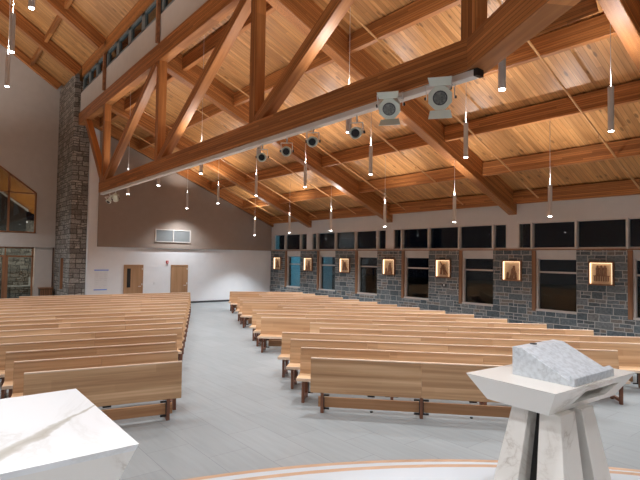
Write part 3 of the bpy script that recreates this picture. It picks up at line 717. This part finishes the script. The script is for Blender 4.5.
# ------------------------------------------------------------------ pews
def boards(mb_fn, L, seg=1.58):
    n = max(1, round(L/seg)); s = L/n
    return [(i*s+(0.002 if i else 0), (i+1)*s-(0.002 if i < n-1 else 0)) for i in range(n)]
def make_leg(x, front=False):
    mb = MB()
    if front:
        mb.box(x-0.025, x+0.025, 0.0, 0.05, 0, 0.34); mb.box(x-0.025, x+0.025, 0.05, 0.36, 0, 0.05)
        mb.box(x-0.025, x+0.025, 0.05, 0.09, 0.05, 0.2)
    else:
        mb.box(x-0.025, x+0.025, -0.43, -0.37, 0, 0.40); mb.box(x-0.025, x+0.025, -0.06, 0.0, 0, 0.44)
        mb.box(x-0.025, x+0.025, -0.37, -0.06, 0.34, 0.40); mb.box(x-0.025, x+0.025, -0.37, -0.06, 0.04, 0.09)
    return mb
def pew(p, a, L, label, group, front=False, gap=0.0, flip=False):
    u = Vector((math.cos(a), -math.sin(a), 0))
    loc = Vector(p)+u*gap; L -= gap
    t = thing('pew_screen' if front else 'pew', label, 'pew front' if front else 'pew', loc, -a, group)
    sr = 0.1 if 'left block' in label else 0.0
    if front:
        for x0, x1 in boards(None, L): MB().box(x0, x1, 0.0, 0.04, 0.33, 0.9).build('panel', pewm, t, bevel=0.004)
        MB().box(0, L, -0.004, 0.052, 0.895, 0.912).build('highlight_cap', pewedge, t)
    else:
        hb = []
        for x0, x1 in boards(None, L):
            # raked backrest
            m_ = MB().prism([(-0.09,0.44),(-0.055,0.44),(0.035,0.895),(0.0,0.895)], 0, x0, x1); hb.append(m_)
        for m_ in hb: m_.build('backrest', pewm, t, bevel=0.003)
        MB().box(0, L, -0.006, 0.04, 0.893, 0.911).build('highlight_cap', pewedge, t)  # paler strip paints the highlight along the top of the backrest
        MB().box(0, L-sr, -0.475, -0.06, 0.405, 0.445).build('seat', pewm, t, bevel=0.004)
        MB().box(0, L-sr, -0.49, -0.474, 0.395, 0.448).build('seat_edge', pewedge, t)
    k0 = 0.07 if front else 0.10
    kn = MB().box(0.13 if front else 0.2, L-(0.13 if front else 0.2), k0-0.03 if front else k0+0.0, k0+0.0 if front else k0+0.03, 0.09, 0.26).build('kneeler', kneelm, t, bevel=0.004)
    ins = 0.2 if front else 0.12
    n = max(1, round((L-0.3)/1.58)); sp = (L-2*ins)/n
    for i in range(n+1):
        x = ins+i*sp
        make_leg(x, front).build('leg', legm, t)
        ya_ = 0.0 if front else 0.005
        for sgn in ((1,) if i == 0 else (-1,) if i == n else (1, -1)):
            def bx(a_, b_): return sorted((x+sgn*a_, x+sgn*b_))
            bk = MB().prism([(0.027*sgn,0.065),(0.12*sgn,0.065),(0.12*sgn,0.088),(0.036*sgn,0.088),(0.036*sgn,0.285),(0.12*sgn,0.285),(0.12*sgn,0.31),(0.027*sgn,0.31)], 1, ya_-0.004, 0.036)
            bk.xf(Matrix.Translation((x, 0, 0))); bk.build('kneeler_bracket', blackm, kn)
    if front:
        for i in range(n):
            x = ins+(i+0.5)*sp; MB().box(x-0.06, x+0.06, 0.01, 0.05, 0.30, 0.33).build('hinge_block', blackm, t)
            MB().tube((x, 0.2, 0), (x, 0.2, 0.015), 0.025, 10).build('glide', blackm, t)
    return t
kneelm = wood('kneeler_oak', (0.34, 0.16, 0.07), (0.44, 0.23, 0.11), (0.54, 0.31, 0.16), rough=0.45, stretch=(0.5, 9, 20))
for i in range(18):
    p = Vector((5.22+0.39*i+(0.06 if i in (1, 2, 3) else 0), 6.74+0.888*i, 0)); a = math.radians(47-11*i/17)
    # run to the wall aisle
    L = 0
    while True:
        L += 0.02; x = p.x+L*math.cos(a); y = p.y-L*math.sin(a)
        xl = 13.0+(y-4.7)*0.115
        lim = [4.05, 4.03, 3.97, 3.96][i] if i < 4 else 3.9
        if x > xl or y < lim: break
    gap = 1.15 if i in (4, 5, 9, 10, 14, 15) else 0.0
    if i == 0: lb = 'front oak pew screen of the right block, folded kneeler below'
    else: lb = 'long light oak pew, %s row of the right block%s' % (ORD[i], ', set back from the aisle' if gap else '')
    if i == 17: lb = 'rearmost light oak pew of the right block'
    pew(p, a, L, lb, 'pews of the right block', front=(i == 0), gap=gap)
for i in range(17):
    pr = Vector((3.28+0.4188*i-(-0.06, 0.05, 0.14, 0.16, 0.08)[min(i, 4)], 7.68+0.8975*i, 0)); a = math.radians(12.5-6*i/16)
    xl = 1.2 if i < 15 else (3.1 if i == 16 else 1.2)
    L = (pr.x-xl)/math.cos(a); p = pr-Vector((math.cos(a), -math.sin(a), 0))*L
    lb = 'front oak pew screen of the left block beyond the altar' if i == 0 else 'light oak pew, %s row of the left block' % ORD[i]
    if i == 16: lb = 'rearmost light oak pew of the left block, before the two doors'
    pew(p, a, L, lb, 'pews of the left block', front=(i == 0))

# ------------------------------------------------------------------ altar
al = thing('altar', 'white marble altar with a brown vein, flared sides, bottom left', 'altar')
x0, x1, y0, y1 = -1.35, 0.80, 2.29, 3.46
def inset(d, z): return [(x0+d,y0+d,z),(x1-d,y0+d,z),(x1-d,y1-d,z),(x0+d,y1-d,z)]
MB().hexa(inset(0.012, 1.72), inset(0, 1.75)).build('table_top', altarm, al)
MB().hexa(inset(0.38, 0.75), inset(0.012, 1.72)).build('base', ambom, al)
# ------------------------------------------------------------------ ambo
am = thing('ambo', 'white marble ambo with flared slab, open shelf and split tapering legs', 'lectern', (3.21, 1.58, 0.75), math.radians(-3.0))
W, D = 1.16, 0.70
def rect(a, b, c, d, z): return [(a,c,z),(b,c,z),(b,d,z),(a,d,z)]
# slab with an open slot cut in the face towards the reader
zt, zb_, q = 1.0, 0.815, 0.11
sl = MB()
ux0, ux1 = 0.45, 0.96      # slot at the top, along X
lx0, lx1 = 0.36, 0.85
def fy(z): return q*(zt-z)/(zt-zb_)
za, zc = zb_+0.045, 0.945
def ring(z): return rect(fy(z), W-fy(z), fy(z), D-fy(z), z)
sl.hexa(ring(zc), ring(zt)); sl.hexa(ring(zb_), ring(za))
sl.hexa([(fy(za),fy(za),za),(lx0,fy(za),za),(lx0,D-fy(za),za),(fy(za),D-fy(za),za)], [(fy(zc),fy(zc),zc),(ux0,fy(zc),zc),(ux0,D-fy(zc),zc),(fy(zc),D-fy(zc),zc)])
sl.hexa([(lx1,fy(za),za),(W-fy(za),fy(za),za),(W-fy(za),D-fy(za),za),(lx1,D-fy(za),za)], [(ux1,fy(zc),zc),(W-fy(zc),fy(zc),zc),(W-fy(zc),D-fy(zc),zc),(ux1,D-fy(zc),zc)])
sl.hexa([(lx0,D-fy(za)-0.03,za),(lx1,D-fy(za)-0.03,za),(lx1,D-fy(za),za),(lx0,D-fy(za),za)], [(ux0,D-fy(zc)-0.03,zc),(ux1,D-fy(zc)-0.03,zc),(ux1,D-fy(zc),zc),(ux0,D-fy(zc),zc)])
sl.build('slab', ambom, am)
def leg4(a, b, c, d, sx, sy):
    """tapered corner leg; a..b x c..d at the top, spreading outwards by sx, sy at the bottom"""
    fx, fyy = 0.13*sx, 0.13*sy
    bx = (a+fx-(0.02 if sx < 0 else -0.0), b+fx*0.35) if sx < 0 else (a+fx*0.35, b+fx+0.02)
    by = (c+fyy, d+fyy*0.35) if sy < 0 else (c+fyy*0.35, d+fyy)
    MB().hexa(rect(bx[0], bx[1], by[0], by[1], 0.0), rect(a, b, c, d, 0.815)).build('leg', ambom, am, bevel=0.004)
leg4(0.17, 0.36, 0.06+0.0, 0.21, -1, -1); leg4(0.17, 0.36, 0.29, 0.42, -1, 1)
leg4(0.45, 0.61, 0.06, 0.21, 1, -1); leg4(0.45, 0.61, 0.29, 0.42, 1, 1)
MB().hexa(rect(0.20, 0.61, 0.14, 0.36, 0.0), rect(0.28, 0.53, 0.16, 0.33, 0.8)).build('gap_shade_core', blackm, am)  # black filler paints the shade in the gaps between the legs
# reading desk
dk = thing('reading_desk', 'grey marble sloping reading desk with front lip, resting on the ambo', 'book stand', (3.49, 1.62, 1.75), math.radians(-1.6))
MB().prism([(0,0),(0.43,0),(0.43,0.208),(0.35,0.205),(0.0,0.035)], 0, 0, 0.60).build('desk', carrara, dk, bevel=0.003)
MB().prism([(-0.035,0.0),(0.0,0.0),(0.0,0.075),(-0.035,0.055)], 0, 0.0, 0.60).build('lip', carrara, dk, bevel=0.003)
MB().tube((0.24,0.40,0.208), (0.24,0.40,0.214), 0.026, 16).build('microphone_socket', blackm, dk)

# ------------------------------------------------------------------ outside
struct('ground_outside', MB().box(17.45, 60, -20, 60, -0.3, -0.15), darkground, 'dark ground outside the windows')
struct('wall_outside', MB().box(17.9, 23.2, 27.6, 27.9, -0.2, 2.95), outm, 'teal-lit outside wall seen through the far windows')
l = bpy.data.lights.new('outside_lamp', 'POINT'); l.energy = 260; l.color = (0.20, 0.72, 1.0); l.shadow_soft_size = 0.2
o = bpy.data.objects.new('outside_lamp', l); C.objects.link(o); o.location = (20.0, 24.8, 2.4)
# entrance hall lamps
for x, e in ((2.5, 190), (4.9, 100)):
    l = bpy.data.lights.new('hall_lamp', 'POINT'); l.energy = e; l.color = (1, 0.85, 0.68); l.shadow_soft_size = 0.15
    o = bpy.data.objects.new('hall_lamp', l); C.objects.link(o); o.location = (x, 32.2, 3.4)
w = bpy.data.worlds.new('night'); bpy.context.scene.world = w; w.use_nodes = True
w.node_tree.nodes['Background'].inputs[0].default_value = (0.02, 0.03, 0.06, 1); w.node_tree.nodes['Background'].inputs[1].default_value = 0.08
